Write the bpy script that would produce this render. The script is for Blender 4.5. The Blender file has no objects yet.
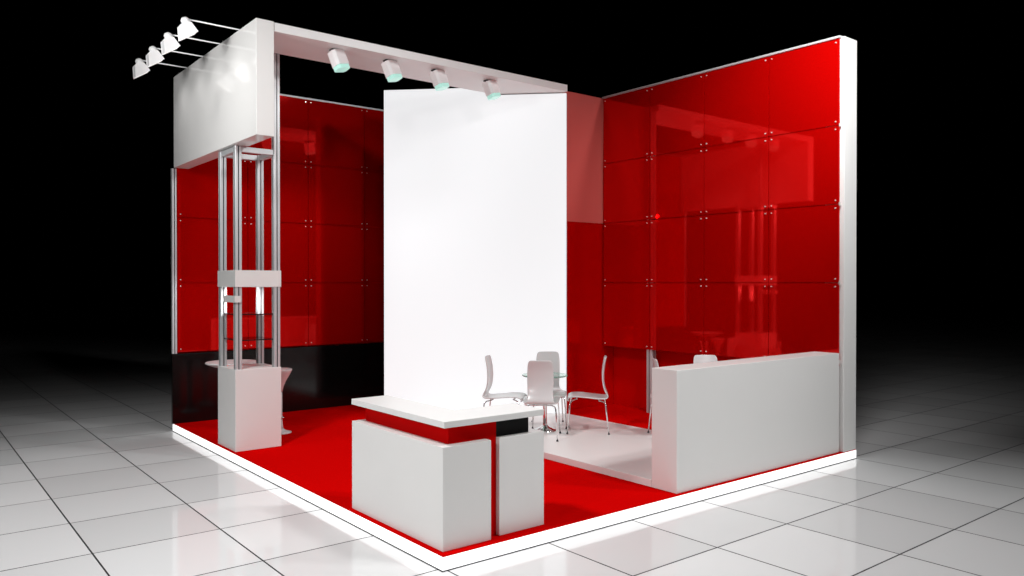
import bpy, bmesh, math, random
from mathutils import Vector, Matrix
C = bpy.context.scene.collection
scn = bpy.context.scene
random.seed(7)

# ------------------------------------------------------------------ camera
YAW = math.radians(51.47668)          # heading of the view, measured from +X
PITCH = math.atan(5.0 / 783.0)        # slightly downwards
cam_d = bpy.data.cameras.new('camera'); cam = bpy.data.objects.new('camera', cam_d); C.objects.link(cam)
cam_d.sensor_width = 36.0; cam_d.lens = 783.0 / 1024.0 * 36.0
cam_d.clip_start = 0.05; cam_d.clip_end = 300
cam.location = (-2.544, -3.849, 1.61)
cam.rotation_euler = (math.pi / 2 - PITCH, 0, YAW - math.pi / 2)
scn.camera = cam
# ------------------------------------------------------------------ world (a dark hall) and view
w = bpy.data.worlds.new('dark_hall'); scn.world = w; w.use_nodes = True
w.node_tree.nodes['Background'].inputs[0].default_value = (0, 0, 0, 1)
w.node_tree.nodes['Background'].inputs[1].default_value = 0.0
vs = scn.view_settings
vs.view_transform = 'Standard'; vs.look = 'None'; vs.gamma = 1.0; vs.use_curve_mapping = False
vs.exposure = 0.0
# ------------------------------------------------------------------ unseen spots added to brighten the stand and floor, powers fitted
def light(name, kind, loc, energy, size=0.3, target=None, color=(1, 1, 1), spot=60, blend=0.6):
    d = bpy.data.lights.new(name, kind); d.energy = energy; d.color = color
    if kind == 'AREA': d.shape = 'DISK'; d.size = size
    else: d.shadow_soft_size = size
    if kind == 'SPOT': d.spot_size = math.radians(spot); d.spot_blend = blend
    o = bpy.data.objects.new(name, d); C.objects.link(o); o.location = loc
    if target is not None:
        o.rotation_euler = (Vector(target) - Vector(loc)).to_track_quat('-Z', 'Y').to_euler()
    return o
UNSEEN_SPOTS = [   # position, aim, watts, radius, cone
    ((-3, .3, 6.5), (-1.2, 1.2, 0), 1411, .4, 95),
    ((5.5, -5, 7), (1.5, 3, 1), 1030, .4, 60),
    ((2.6, -3.4, 6.5), (2.0, -1, 0), 800, .4, 80),
    ((2.9, -.9, 4.5), (4.6, .6, 3.2), 545, .3, 75),
    ((-5, 3.5, 7), (-3, 4.8, 0), 300, .4, 90),
    ((-2.8, 2.0, 3.45), (0, 3.9, 3.7), 390, .4, 60),
    ((-5, -1.5, 3.0), (0, .9, .4), 340, .4, 45),
    ((.0, -5.0, 5.2), (1.6, 3.0, 3.95), 520, .4, 42),
    ((1.0, -5.2, 3.4), (3.4, 0, .5), 110, .4, 36),
]
for loc, tgt, en, rad, cone in UNSEEN_SPOTS:
    light('unseen_spot', 'SPOT', loc, en, rad, tgt, spot=cone, blend=.9)

# ------------------------------------------------------------------ materials
def mat(name, col, rough=0.4, metal=0.0, spec=0.5, emit=None, es=0.0, noise=0.0, nscale=20.0, bump=0.0, coat=0.0, alpha=1.0, trans=0.0):
    m = bpy.data.materials.new(name); m.use_nodes = True
    nt = m.node_tree; b = nt.nodes['Principled BSDF']
    b.inputs['Base Color'].default_value = (*col, 1); b.inputs['Roughness'].default_value = rough
    b.inputs['Metallic'].default_value = metal; b.inputs['Specular IOR Level'].default_value = spec
    b.inputs['Coat Weight'].default_value = coat; b.inputs['Transmission Weight'].default_value = trans
    if emit: b.inputs['Emission Color'].default_value = (*emit, 1); b.inputs['Emission Strength'].default_value = es
    if noise or bump:
        tc = nt.nodes.new('ShaderNodeTexCoord'); n = nt.nodes.new('ShaderNodeTexNoise')
        n.inputs['Scale'].default_value = nscale; n.inputs['Detail'].default_value = 4
        nt.links.new(tc.outputs['Object'], n.inputs['Vector'])
        if noise:
            mr = nt.nodes.new('ShaderNodeMapRange'); mr.inputs[3].default_value = 1 - noise; mr.inputs[4].default_value = 1 + noise
            nt.links.new(n.outputs['Fac'], mr.inputs[0])
            mx = nt.nodes.new('ShaderNodeVectorMath'); mx.operation = 'SCALE'; mx.inputs[0].default_value = col
            nt.links.new(mr.outputs[0], mx.inputs['Scale']); nt.links.new(mx.outputs[0], b.inputs['Base Color'])
        if bump:
            bp = nt.nodes.new('ShaderNodeBump'); bp.inputs['Strength'].default_value = bump; bp.inputs['Distance'].default_value = 0.003
            nt.links.new(n.outputs['Fac'], bp.inputs['Height']); nt.links.new(bp.outputs[0], b.inputs['Normal'])
    return m
WHITE = mat('white_laminate', (.78, .77, .755), .35, noise=.01, nscale=3)
GLOSSW = mat('white_gloss_board', (.80, .79, .77), .08, noise=.01, nscale=2)
CHAIRW = mat('white_moulded_plywood', (.62, .62, .62), .25, noise=.01, nscale=6)
CARPET = mat('red_carpet', (.54, .001, .001), 1.0, spec=.0, noise=.08, nscale=220, bump=.3)
REDGL = mat('red_lacquered_glass', (.68, .0015, .001), .03, metal=.50, spec=.25, noise=.01, nscale=2)
REDPALE = mat('pale_red_panel', (.60, .115, .10), .12, spec=.4, noise=.01, nscale=2)  # paler, less saturated red for the upper inner-wall panel
REDPL = mat('red_laminate', (.60, .001, .001), .6, spec=.02, noise=.01, nscale=3)
BLACKP = mat('black_gloss_panel', (.004, .004, .004), .12, spec=.4, noise=.05, nscale=3)
BLACKB = mat('black_laminate', (.006, .006, .006), .5, spec=.2, noise=.05, nscale=3)
ALU = mat('anodised_aluminium', (.60, .61, .62), .45, metal=.35, noise=.03, nscale=30)
SLOT = mat('dark_profile_slot', (.03, .03, .035), .6, noise=.05, nscale=20)
CHROME = mat('chrome', (.8, .8, .8), .08, metal=1.0, noise=.01, nscale=20)
BOLT = mat('steel_bolt_cap', (.85, .82, .8), .25, metal=.4, noise=.02, nscale=40)
LED = mat('white_led_strip', (.9, .9, .9), .4, emit=(1, 1, 1), es=.95, noise=.01, nscale=3)
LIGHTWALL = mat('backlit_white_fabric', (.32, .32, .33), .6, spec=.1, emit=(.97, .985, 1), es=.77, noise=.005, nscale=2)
LENS = mat('mint_lamp_glass', (.3, .5, .45), .2, emit=(.50, .90, .78), es=.55, noise=.01, nscale=20)
LENSW = mat('lit_lamp_glass', (.8, .8, .8), .2, emit=(1, .98, .94), es=3.0, noise=.01, nscale=20)
LENSD = mat('dim_lamp_glass', (.8, .8, .8), .2, emit=(1, .98, .94), es=.7, noise=.01, nscale=20)
LAMPW = mat('white_lamp_housing', (.93, .92, .92), .35, emit=None, noise=.01, nscale=20)
GLASS = mat('clear_green_glass', (.55, .85, .74), .03, trans=.85, noise=.01, nscale=4)
DGLASS = mat('smoked_glass', (.02, .015, .015), .05, trans=.3, noise=.02, nscale=4)

def floor_material():
    m = bpy.data.materials.new('polished_floor_tiles'); m.use_nodes = True
    nt = m.node_tree; N = nt.nodes; L = nt.links; b = N['Principled BSDF']
    tc = N.new('ShaderNodeTexCoord'); sp = N.new('ShaderNodeSeparateXYZ'); L.new(tc.outputs['Object'], sp.inputs[0])
    def M(op, a, c=None):
        n = N.new('ShaderNodeMath'); n.operation = op
        for i, v in enumerate((a, c)):
            if v is None: continue
            if isinstance(v, (int, float)): n.inputs[i].default_value = v
            else: L.new(v, n.inputs[i])
        return n.outputs[0]
    P = .7915; G = .0055
    cells = []; edges = []
    for ax, off in (('X', .034), ('Y', .050)):
        u = M('DIVIDE', M('SUBTRACT', sp.outputs[ax], off), P)
        cells.append(M('FLOOR', u)); fr = M('FRACT', u)
        edges.append(M('MINIMUM', fr, M('SUBTRACT', 1.0, fr)))
    d = M('MULTIPLY', M('MINIMUM', edges[0], edges[1]), P)
    joint = M('LESS_THAN', d, G)
    cv = N.new('ShaderNodeCombineXYZ'); L.new(cells[0], cv.inputs[0]); L.new(cells[1], cv.inputs[1])
    wn = N.new('ShaderNodeTexWhiteNoise'); wn.noise_dimensions = '3D'; L.new(cv.outputs[0], wn.inputs['Vector'])
    mr = N.new('ShaderNodeMapRange'); mr.inputs[3].default_value = .68; mr.inputs[4].default_value = .82
    L.new(wn.outputs['Value'], mr.inputs[0])
    cc = N.new('ShaderNodeCombineColor')
    for i in range(3): L.new(mr.outputs[0], cc.inputs[i])
    mx = N.new('ShaderNodeMix'); mx.data_type = 'RGBA'; L.new(joint, mx.inputs[0]); L.new(cc.outputs[0], mx.inputs[6]); mx.inputs[7].default_value = (.012, .012, .014, 1)
    L.new(mx.outputs[2], b.inputs['Base Color'])
    r = N.new('ShaderNodeMapRange'); r.inputs[3].default_value = .07; r.inputs[4].default_value = .7; L.new(joint, r.inputs[0]); L.new(r.outputs[0], b.inputs['Roughness'])
    b.inputs['Specular IOR Level'].default_value = .6
    return m
TILES = floor_material()

# ------------------------------------------------------------------ helpers
def link(name, bm, m, parent=None, origin=(0, 0, 0), smooth=False, bevel=0.0):
    """bm in world (or thing-local) coordinates; origin = where the thing stands"""
    if bevel:
        bmesh.ops.remove_doubles(bm, verts=bm.verts, dist=1e-6)
        es = [e for e in bm.edges if len(e.link_faces) == 2 and e.calc_face_angle(0) > .5]
        bmesh.ops.bevel(bm, geom=es, offset=bevel, segments=2, affect='EDGES', profile=.5)
    bmesh.ops.recalc_face_normals(bm, faces=bm.faces)
    bmesh.ops.translate(bm, verts=bm.verts, vec=-Vector(origin))
    me = bpy.data.meshes.new(name); bm.to_mesh(me); bm.free()
    for mm in (m if isinstance(m, (list, tuple)) else [m]): me.materials.append(mm)
    if smooth:
        for p in me.polygons: p.use_smooth = True
    o = bpy.data.objects.new(name, me); C.objects.link(o)
    if parent: o.parent = parent
    else: o.location = origin
    return o
def prism(pts, z0, z1, bm=None):
    bm = bm or bmesh.new()
    lo = [bm.verts.new((x, y, z0)) for x, y in pts]; hi = [bm.verts.new((x, y, z1)) for x, y in pts]
    bm.faces.new(lo[::-1]); bm.faces.new(hi); n = len(pts)
    for i in range(n): bm.faces.new((lo[i], lo[(i + 1) % n], hi[(i + 1) % n], hi[i]))
    return bm
def box(x0, x1, y0, y1, z0, z1, bm=None):
    return prism([(x0, y0), (x1, y0), (x1, y1), (x0, y1)], z0, z1, bm)
def tube(path, r, seg=10, bm=None):
    bm = bm or bmesh.new(); path = [Vector(p) for p in path]
    rr = r if isinstance(r, (list, tuple)) else [r] * len(path); rings = []
    up = None
    for i, p in enumerate(path):
        t = (path[min(i + 1, len(path) - 1)] - path[max(i - 1, 0)]).normalized()
        if up is None: up = t.orthogonal().normalized()
        up = (up - t * up.dot(t)).normalized(); sd = t.cross(up)
        rings.append([bm.verts.new(p + (up * math.cos(a) + sd * math.sin(a)) * rr[i]) for a in [2 * math.pi * k / seg for k in range(seg)]])
    for a, c in zip(rings, rings[1:]):
        for k in range(seg): bm.faces.new((a[k], a[(k + 1) % seg], c[(k + 1) % seg], c[k]))
    bm.faces.new(rings[0][::-1]); bm.faces.new(rings[-1])
    return bm
def lathe(prof, c=(0, 0), seg=40, bm=None):
    bm = bm or bmesh.new(); rings = []
    for r, z in prof:
        rings.append([bm.verts.new((c[0] + r * math.cos(2 * math.pi * k / seg), c[1] + r * math.sin(2 * math.pi * k / seg), z)) for k in range(seg)])
    for a, d in zip(rings, rings[1:]):
        for k in range(seg): bm.faces.new((a[k], a[(k + 1) % seg], d[(k + 1) % seg], d[k]))
    bm.faces.new(rings[0][::-1]); bm.faces.new(rings[-1])
    return bm
def thing(name, label, cat, loc=(0, 0, 0), rotz=0.0, group=None):
    o = bpy.data.objects.new(name, None); C.objects.link(o); o.empty_display_size = .1
    o.location = loc; o.rotation_euler = (0, 0, rotz)
    return tag(o, label, cat, group)
def tag(o, label, cat, group=None):
    o['label'] = label; o['category'] = cat
    if group: o['group'] = group
    return o
def struct(o, label=None, cat=None):
    o['kind'] = 'structure'
    if label: o['label'] = label
    if cat: o['category'] = cat
    return o
def dup(root, loc, rotz, label, group=None):
    r = root.copy(); C.objects.link(r); r.location = loc; r.rotation_euler = (0, 0, rotz); r['label'] = label
    if group: r['group'] = group
    for ch in list(root.children):
        c = ch.copy(); C.objects.link(c); c.parent = r
        for g in list(ch.children):
            d = g.copy(); C.objects.link(d); d.parent = c
    return r
def extrusion(x0, x1, y0, y1, z0, z1, bm=None, slot=.010, depth=.009):
    """aluminium profile with a slot down each side; slot floor gets material 1"""
    bm = bm or bmesh.new(); xm = (x0 + x1) / 2; ym = (y0 + y1) / 2; s = slot / 2; c = .004
    pts = []; dark = []
    def side(a, b, inn):      # a->b along one side, inn = inward normal
        a = Vector(a); b = Vector(b); inn = Vector(inn); t = (b - a).normalized(); m = (a + b) / 2
        i = len(pts)
        pts.extend([a + t * c, m - t * s, m - t * s + inn * depth, m + t * s + inn * depth, m + t * s, b - t * c])
        dark.extend([i + 1, i + 2, i + 3])
    side((x0, y0), (x1, y0), (0, 1)); side((x1, y0), (x1, y1), (-1, 0)); side((x1, y1), (x0, y1), (0, -1)); side((x0, y1), (x0, y0), (1, 0))
    lo = [bm.verts.new((p.x, p.y, z0)) for p in pts]; hi = [bm.verts.new((p.x, p.y, z1)) for p in pts]; n = len(pts)
    bm.faces.new(lo[::-1]); bm.faces.new(hi)
    for i in range(n):
        f = bm.faces.new((lo[i], lo[(i + 1) % n], hi[(i + 1) % n], hi[i]))
        if i in dark: f.material_index = 1
    return bm

# ------------------------------------------------------------------ hall floor
FZ = -.09
fl = bmesh.new(); vv = [fl.verts.new(p) for p in ((-70, -60, FZ), (90, -60, FZ), (90, 90, FZ), (-70, 90, FZ))]; fl.faces.new(vv)
struct(link('floor', fl, TILES), 'glossy pale grey square floor tiles of the dark hall', 'floor')

# ------------------------------------------------------------------ stand platform
pf = thing('stand_platform', 'low exhibition stand platform with red carpet and glowing white edge', 'platform', (2.38, 2.8, FZ))
O = (2.38, 2.8, FZ)
link('platform_core', box(.02, 4.76, .02, 5.58, FZ, -.006), WHITE, pf, O)
link('carpet', box(.004, 4.778, .004, 5.595, -.006, 0.0), CARPET, pf, O)
for a in ((0, .02, 0, 5.60), (.02, 4.783, 0, .02)):
    link('light_strip', box(*a, FZ + .0005, -.0065), LED, pf, O)
for a in ((-.004, 0, -.004, 5.60), (0, 4.783, -.004, 0)):
    link('base_trim', box(*a, FZ + .0003, FZ + .006), SLOT, pf, O)
# raised deck
DZ = .06
rd = thing('raised_deck', 'low raised white deck under the chairs with a red strip along the right wall', 'deck', (3.2, 1.7, 0))
link('white_deck', box(2.152, 3.75, .286, 4.6, 0.0005, DZ), WHITE, rd, (3.2, 1.7, 0), bevel=.003)
link('red_deck', box(3.751, 4.735, .30, 4.6, 0.0005, DZ), CARPET, rd, (3.2, 1.7, 0))

# ------------------------------------------------------------------ walls
# back wall (along X at Y 5.54): frame board, black plinth, silver rail
wb = struct(link('wall_back', box(.05, 3.4, 5.585, 5.60, 0.001, 3.92), REDPL), 'backing board of the rear red wall', 'wall')
tr = link('plinth', box(-.017, 2.9, 5.54, 5.583, 0.001, .80), BLACKP); tag(tr, 'glossy black plinth board along the foot of the rear red wall', 'plinth')
link('top_rail', box(.17, 3.2, 5.535, 5.60, 3.935, 3.955), ALU, wb)
# right wall (along Y at X 4.53)
wr = struct(link('wall_right', box(4.74, 4.778, .21, 5.3, 0.001, 3.925), REDPL), 'backing board of the right red wall', 'wall')
link('top_rail', box(4.512, 4.565, .03, 3.19, 3.937, 3.957), ALU, wr)
wi = struct(link('wall_inner', box(3.76, 4.735, 3.215, 3.235, DZ + .001, 3.93), REDPL), 'red wall closing the store room behind the white wall', 'wall')
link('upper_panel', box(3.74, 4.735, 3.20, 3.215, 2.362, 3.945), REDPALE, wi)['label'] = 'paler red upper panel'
link('lower_panel', box(3.74, 4.735, 3.20, 3.215, DZ + .001, 2.358), REDGL, wi)
link('edge_profile', box(3.742, 3.757, 3.02, 3.195, DZ + .001, 3.85), ALU, wi)

# uprights behind the panels of the right wall
def upright(x0, x1, y0, y1, z0, z1, label, group=None):
    o = link('aluminium_upright', extrusion(x0, x1, y0, y1, z0, z1), [ALU, SLOT], None, ((x0 + x1) / 2, (y0 + y1) / 2, z0))
    return tag(o, label, 'post', group)
upright(4.545, 4.62, 2.385, 2.475, DZ + .001, 3.93, 'slotted aluminium post behind the right wall panels, seen below them beside the counter')
upright(-.017, .034, 5.536, 5.585, .802, 2.915, 'slim aluminium post at the left end of the rear red wall, on the black plinth')

for z in (.86, 1.612, 2.362, 3.112):
    link('edge_clip', box(4.518, 4.535, .026, .0385, z - .016, z + .016), BOLT, wr)
# glass panels with bolts
ZR = [.815, 1.612, 2.362, 3.112, 3.937]
rown = ['bottom', 'second lowest', 'second highest', 'top']
def panel(axis, u0, u1, z0, z1, plane, label, group):
    g = .0035; um = (u0 + u1) / 2; zm = (z0 + z1) / 2
    if axis == 'Y': bm = box(plane, plane + .012, u0 + g, u1 - g, z0 + g, z1 - g); org = (plane + .006, um, z0 + g)
    else: bm = box(u0 + g, u1 - g, plane, plane + .012, z0 + g, z1 - g); org = (um, plane + .006, z0 + g)
    t = bpy.data.objects.new('glass_panel', None); C.objects.link(t); t.parent = group; t.location = org
    link('glass_sheet', bm, REDGL, t, org)
    d = .037
    for u in (u0 + d, u1 - d):
        for z in (z0 + d, z1 - d):
            b = bmesh.new()
            if axis == 'Y': path = [(plane - .010, u, z), (plane + .0, u, z)]
            else: path = [(u, plane - .010, z), (u, plane, z)]
            tube(path, .0062, 10, b); link('bolt_cap', b, BOLT, t, org)
colY = [(.040, .805, 'beside the white end column'), (.805, 1.62, 'second column from the white end column'), (1.62, 2.412, 'third column from the white end column'), (2.412, 3.185, 'in the inner corner column')]
for (y0, y1, ct) in colY:
    for r in range(4):
        panel('Y', y0, y1, ZR[r], ZR[r + 1], 4.53, None, wr)
colX = [(.036, .853, 'in the leftmost column'), (.853, 1.625, 'in the middle column right of the tower'), (1.625, 2.416, 'in the column next to the white wall'), (2.416, 3.2, 'mostly hidden behind the white wall')]
for (x0, x1, ct) in colX[:4]:
    for r in range(4):
        panel('X', x0, x1, ZR[r], ZR[r + 1], 5.54, None, wb)
# end column
o = link('end_column', box(4.552, 4.782, .003, .20, 0.001, 3.95), WHITE, None, (4.66, .1, 0), bevel=.004); tag(o, 'tall white square column ending the right red wall at the platform edge', 'column')

# white diagonal wall (backlit), top stepped down to pass under the canopy beam
def diag_wall():
    bm = bmesh.new(); s2 = math.sqrt(.5); th = .07
    A = Vector((2.17, 4.57, 0)); B = Vector((3.735, 3.005, 0)); n = Vector((s2, s2, 0)) * th
    K = Vector((3.105, 3.635, 0))
    out = [(A, DZ + .001), (B, DZ + .001), (B, 3.855), (K, 3.855), (K, 3.95), (A, 3.95)]
    f = [bm.verts.new((p.x, p.y, z)) for p, z in out]; b = [bm.verts.new((p.x + n.x, p.y + n.y, z)) for p, z in out]
    bm.faces.new(f); bm.faces.new(b[::-1]).material_index = 1
    for i in range(6): bm.faces.new((f[i], f[(i + 1) % 6], b[(i + 1) % 6], b[i])).material_index = 2
    return bm
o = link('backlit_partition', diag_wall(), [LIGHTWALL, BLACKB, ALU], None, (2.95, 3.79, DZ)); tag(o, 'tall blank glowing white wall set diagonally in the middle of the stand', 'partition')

# ------------------------------------------------------------------ fascia and canopy beam
o = link('fascia_box', box(0, .163, 2.97, 5.526, 2.922, 3.95), GLOSSW, None, (.08, 4.25, 2.922), bevel=.003); tag(o, 'deep glossy white fascia box high on the left side of the stand', 'fascia')
o = link('canopy_beam', box(.168, 3.722, 2.972, 3.622, 3.864, 3.944), WHITE, None, (1.95, 3.3, 3.864), bevel=.003); tag(o, 'long flat white canopy beam joining the fascia box to the glowing white wall', 'beam')

# ------------------------------------------------------------------ display tower
TOW_W = 24
TX0, TX1, TY0, TY1, TZ = .03, .482, 3.605, 4.11, .783
tw = thing('display_tower', 'tall display tower of slotted aluminium posts on a white cabinet under the fascia', 'display case', (.256, 3.857, 0))
TO = (.256, 3.857, 0)
link('cabinet', box(TX0, TX1, TY0, TY1, 0.001, TZ), WHITE, tw, TO, bevel=.003)
pw = .062
pz = {(0, 0): 2.918, (0, 1): 2.918, (1, 0): 3.86, (1, 1): 2.918}
for (i, j), zt in pz.items():
    x0 = TX0 + .006 if i == 0 else TX1 - .006 - pw; y0 = TY0 + .008 if j == 0 else TY1 - .008 - pw
    link('post', extrusion(x0, x0 + pw, y0, y0 + pw, TZ, zt), [ALU, SLOT], tw, TO)
def rail_x(y0, z0):
    bm = box(TX0 + .07, TX1 - .07, y0, y0 + .045, z0, z0 + .05)
    return bm
for y0 in (TY0 + .015, TY1 - .06): link('top_rail', rail_x(y0, 2.865), ALU, tw, TO, bevel=.002)
for x0 in (TX0 + .013, TX1 - .058): link('top_rail', box(x0, x0 + .045, TY0 + .07, TY1 - .07, 2.865, 2.915), ALU, tw, TO, bevel=.002)
# header band: four boards around the posts
hb = box(TX0, TX1, TY0, TY0 + .006, 1.572, 1.732); box(TX0, TX1, TY1 - .006, TY1, 1.572, 1.732, hb)
box(TX0, TX0 + .006, TY0 + .006, TY1 - .006, 1.572, 1.732, hb); box(TX1 - .006, TX1, TY0 + .006, TY1 - .006, 1.572, 1.732, hb)
link('header_band', hb, GLOSSW, tw, TO)
link('ceiling_plate', box(TX0 + .07, TX1 - .07, TY0 + .07, TY1 - .07, 1.60, 1.615), WHITE, tw, TO)
link('down_light', lathe([(.028, 1.575), (.036, 1.585), (.036, 1.60)], ((TX0 + TX1) / 2, (TY0 + TY1) / 2)), LENSW, tw, TO, smooth=False)
for z in (1.052, 1.300): link('shelf', box(TX0 + .04, TX1 - .04, TY0 + .04, TY1 - .04, z, z + .010), DGLASS, tw, TO)
tg = box(TX0 - .006, TX0 - .001, TY0 - .002, 3.90, 1.425, 1.488); box(TX0 - .006, TX0 + .055, TY0 - .006, TY0 - .001, 1.425, 1.488, tg)
link('name_tag', tg, GLOSSW, tw, TO)
light('tower_light', 'SPOT', (.256, 3.857, 1.56), TOW_W, .03, (.256, 4.5, 1.0), spot=130, blend=.8)

# ------------------------------------------------------------------ reception desk
RO = (.3, .5, 0)
rc = thing('reception_desk', 'white L-shaped reception desk with red and black recess at the platform corner', 'desk', RO)
link('front_cabinet', box(.040, .402, .060, 1.232, 0.001, .627), WHITE, rc, RO, bevel=.003)
link('side_cabinet', box(.488, .864, .090, .45, 0.001, .625), WHITE, rc, RO, bevel=.003)
rb = box(.12, .402, .122, 1.176, .627, .744); box(.402, .487, .122, .16, 0.001, .744, rb)
link('red_recess', rb, REDPL, rc, RO)
link('black_recess', box(.488, .762, .13, .40, .6255, .744), BLACKB, rc, RO)
link('worktop', prism([(.036, .038), (.812, .030), (.812, .36), (.33, .36), (.33, 1.232), (.036, 1.232)], .744, .784), WHITE, rc, RO, bevel=.003)

# ------------------------------------------------------------------ counter
CO = (3.3, .16, 0)
o = link('counter_box', box(2.150, 4.516, .030, .283, 0.001, .943), WHITE, None, CO, bevel=.004)
tag(o, 'long waist-high white counter along the front edge beside the end column', 'counter')

# ------------------------------------------------------------------ spotlights
CAN_W = 22
def beam_spot(x, label):
    loc = (x, 3.15, 3.864)
    t = thing('canopy_spotlight', label, 'spotlight', loc, 0, 'spotlights under the canopy beam')
    R = Matrix.Rotation(math.radians(-33), 4, Vector((.62, .78, 0)).normalized())
    link('mount_plate', box(-.055, .055, -.03, .03, -.012, -.001), SLOT, t)
    bm = bmesh.new(); a = .078; b = .062
    pts = [(-a, -b * .6), (-a * .72, -b), (a * .72, -b), (a, -b * .6), (a, b * .6), (a * .72, b), (-a * .72, b), (-a, b * .6)]
    Ry = Matrix.Translation((0, 0, -.02)) @ Matrix.Rotation(math.radians(20), 4, Vector((-.62, -.78, 0))) @ Matrix.Rotation(math.radians(10), 4, 'Z')
    prism(pts, -.145, 0.005, bm)
    for v in bm.verts: v.co = Ry @ v.co
    hs = link('housing', bm, LAMPW, t, bevel=.004)
    bm = bmesh.new(); prism([(p[0] * .93, p[1] * .93) for p in pts], -.185, -.145, bm)
    for v in bm.verts: v.co = Ry @ v.co
    link('lens', bm, LENS, hs, bevel=.006)
    p = Ry @ Vector((0, 0, -.26)); d = Ry.to_3x3() @ Vector((0, 0, -1))
    return Vector(loc) + p, d
for i, (x, lb) in enumerate([(.85, 'nearest the fascia box'), (1.435, 'second from the fascia box'), (2.01, 'third from the fascia box'), (2.70, 'nearest the right end of the beam')]):
    p, d = beam_spot(x, 'white spotlight with mint lens under the canopy beam, ' + lb)
    if i < 3: light('canopy_lamp_light', 'SPOT', p, CAN_W * (.8, .8, .3)[i], .05, p + Vector((-.05, .9, -1.0)), spot=125, blend=1.0)

ARM_W = 3
def arm_spot(y, label):
    loc = (.08, y, 3.951)
    t = thing('arm_spotlight', label, 'spotlight', loc, 0, 'spotlights on arms above the fascia box')
    link('arm', tube([(0, 0, .006), (0, 0, .022), (-.06, 0, .024), (-.50, 0, .024)], .0065, 8), LAMPW, t, smooth=True)
    kx = -.535
    link('joint', lathe([(.010, -.022), (.032, -.016), (.042, .002), (.034, .026), (.012, .040)], (kx, 0), 20), LAMPW, t, smooth=True)
    def xz(pts, y0, y1):
        bm = bmesh.new(); a = [bm.verts.new((kx + x, y0, z)) for x, z in pts]; b = [bm.verts.new((kx + x, y1, z)) for x, z in pts]
        bm.faces.new(a); bm.faces.new(b[::-1]); n = len(pts)
        for k in range(n): bm.faces.new((a[k], a[(k + 1) % n], b[(k + 1) % n], b[k]))
        return bm
    h = link('lamp_head', xz([(-.052, -.055), (-.02, -.012), (.035, -.012), (.092, -.080), (-.043, -.168)], -.05, .05), LAMPW, t, bevel=.004)
    link('lens', xz([(.080, -.089), (.083, -.093), (-.034, -.169), (-.037, -.165)], -.042, .042), LENSD, h)
    return Vector(loc) + Vector((kx + .04, 0, -.17)), None
for y, lb in [(3.47, 'nearest the beam'), (4.02, 'second from the beam'), (4.57, 'third from the beam'), (5.12, 'farthest left')]:
    p, d = arm_spot(y, 'white floodlight on a thin arm above the fascia box, ' + lb)
    light('arm_lamp_light', 'SPOT', p, ARM_W, .04, Vector((0, y, 3.4)), spot=100, blend=1.0)

# ------------------------------------------------------------------ chairs
def chair_shell():
    prof = [(.196, .360, .31), (.210, .374, .35), (.198, .394, .368), (.14, .404, .372), (.04, .398, .372), (-.05, .386, .365), (-.13, .380, .345),
            (-.182, .384, .315), (-.206, .402, .285), (-.204, .428, .262), (-.182, .47, .255), (-.164, .54, .262), (-.162, .62, .268), (-.170, .70, .264), (-.182, .755, .256), (-.190, .785, .240), (-.194, .800, .205)]
    prof = [(x, z - .030 + .018 * min(1, max(0, (z - .43) / .3)), wd) for x, z, wd in prof]
    bm = bmesh.new(); m = 10; rows = []
    for k, (x, z, wd) in enumerate(prof):
        row = []
        for j in range(m + 1):
            s = j / m * 2 - 1
            lift = .006 * s * s if k < 7 else 0
            fwd = .012 * s * s if k > 9 else 0
            row.append(bm.verts.new((x + fwd, s * wd / 2, z + lift)))
        rows.append(row)
    for a, b in zip(rows, rows[1:]):
        for j in range(m): bm.faces.new((a[j], a[j + 1], b[j + 1], b[j]))
    bmesh.ops.recalc_face_normals(bm, faces=bm.faces)
    r = bmesh.ops.solidify(bm, geom=bm.faces[:], thickness=.013)
    return bm
def make_chair(label, loc, rotz, group):
    t = thing('dining_chair', label, 'chair', loc, rotz, group)
    sh = link('seat_shell', chair_shell(), CHAIRW, t, smooth=True)
    sub = sh.modifiers.new('smooth', 'SUBSURF'); sub.levels = 1; sub.render_levels = 2
    for s in (-1, 1):
        a = link('leg', tube([(.12, s * .11, .350), (.168, s * .150, .340), (.186, s * .160, .318), (.194, s * .165, .27), (.215, s * .180, .006)], .0068, 8), CHROME, t, smooth=True)
        b = link('leg', tube([(-.11, s * .11, .337), (-.155, s * .142, .329), (-.176, s * .152, .308), (-.182, s * .156, .26), (-.208, s * .170, .006)], .0068, 8), CHROME, t, smooth=True)
        link('foot_cap', lathe([(.011, 0.0005), (.011, .008), (.008, .016)], (.215, s * .180), 12), SLOT, a)
        link('foot_cap', lathe([(.011, 0.0005), (.011, .008), (.008, .016)], (-.208, s * .170), 12), SLOT, b)
    link('under_frame', tube([(.12, -.11, .350), (.12, .11, .350)], .007, 8, tube([(-.11, -.11, .337), (-.11, .11, .337)], .007, 8)), CHROME, t, smooth=True)
    return t
RV = Vector((math.sin(YAW), -math.cos(YAW), 0))
a_away = YAW; a_left = YAW + math.pi / 2; a_right = YAW - math.pi / 2; a_to = YAW + math.pi
G1 = 'white chairs around the glass table'; G2 = 'white chairs behind the counter'
ch = make_chair('white moulded chair seen side-on in front of the red wall, right of the glass table', (3.176, 2.053, DZ), a_left - .096, G1)
dup(ch, (2.485, 2.603, DZ), a_right - .19, 'white moulded chair seen side-on against the glowing white wall, left of the glass table', G1)
dup(ch, (2.589, 2.124, DZ), a_away - .10, 'white moulded chair nearest the camera, its back turned, in front of the glass table', G1)
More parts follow.
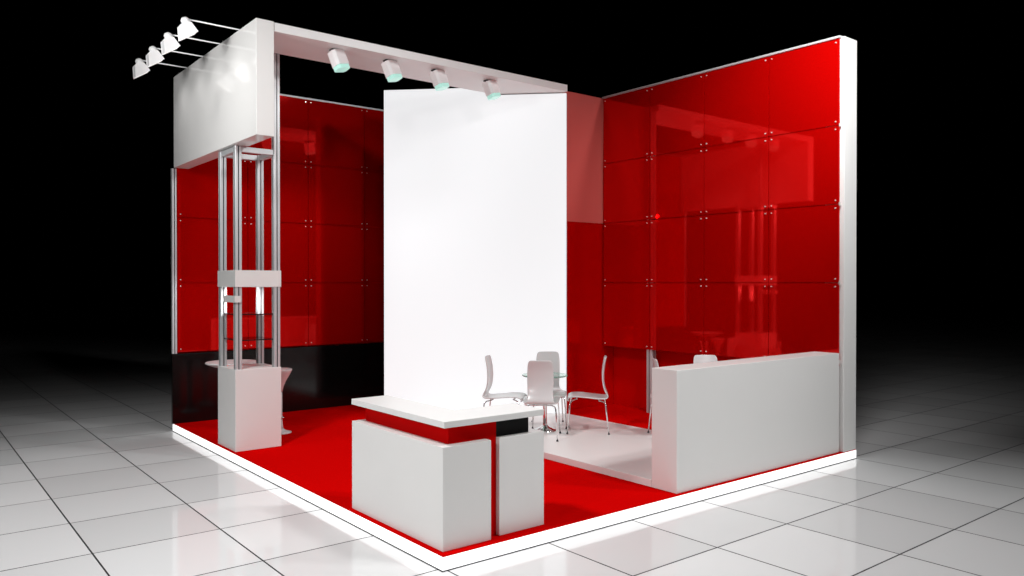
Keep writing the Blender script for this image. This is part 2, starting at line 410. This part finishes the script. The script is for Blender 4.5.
dup(ch, (3.075, 2.570, DZ), a_to, 'white moulded chair behind the glass table, facing the camera', G1)
dup(ch, (3.655, 1.340, DZ), a_right, 'white chair almost hidden behind the left end of the long counter', G2)
dup(ch, (4.099, 1.216, DZ), a_to, 'white chair whose rounded backrest top shows above the long counter', G2)

# round glass table
TT = (2.846, 2.368, DZ)
t = thing('glass_table', 'small round glass table on a chrome pedestal between the white chairs', 'table', TT)
link('table_top', lathe([(.235, .574), (.242, .578), (.242, .586), (.236, .590)], (0, 0), 48), GLASS, t)
link('pedestal', lathe([(.026, .014), (.030, .05), (.022, .09), (.020, .54), (.05, .566), (.05, .574)], (0, 0), 24), CHROME, t, smooth=True)
link('base', lathe([(.126, .0005), (.128, .008), (.10, .018), (.045, .040), (.028, .060)], (0, 0), 40), CHROME, t, smooth=True)

# bar stool and round high table behind the tower
t = thing('bar_stool', 'white tulip stool on a round foot, partly hidden right of the display tower', 'stool', (.738, 4.268, 0))
link('seat', lathe([(.024, .44), (.036, .50), (.062, .56), (.100, .625), (.122, .668), (.126, .685), (.118, .689), (.08, .668), (.02, .660)], (0, 0), 32), CHAIRW, t, smooth=True)
link('pole', lathe([(.036, .028), (.026, .10), (.022, .20), (.022, .47)], (0, 0), 20), CHAIRW, t, smooth=True)
link('foot_ring', lathe([(.022, .155), (.042, .160), (.042, .172), (.022, .177)], (0, 0), 24), CHROME, t, smooth=True)
link('base', lathe([(.118, .0005), (.120, .010), (.08, .020), (.05, .034), (.034, .05)], (0, 0), 32), CHAIRW, t, smooth=True)
t = thing('round_table', 'round white pedestal table standing behind the display tower', 'table', (.398, 4.761, 0))
link('table_top', lathe([(.03, .655), (.12, .675), (.21, .705), (.272, .728), (.282, .738), (.276, .748)], (0, 0), 48), CHAIRW, t, smooth=False)
link('pedestal', lathe([(.05, .02), (.034, .10), (.030, .5), (.05, .655)], (0, 0), 24), CHAIRW, t, smooth=True)
link('base', lathe([(.115, .0005), (.115, .012), (.06, .03)], (0, 0), 32), CHAIRW, t, smooth=True)
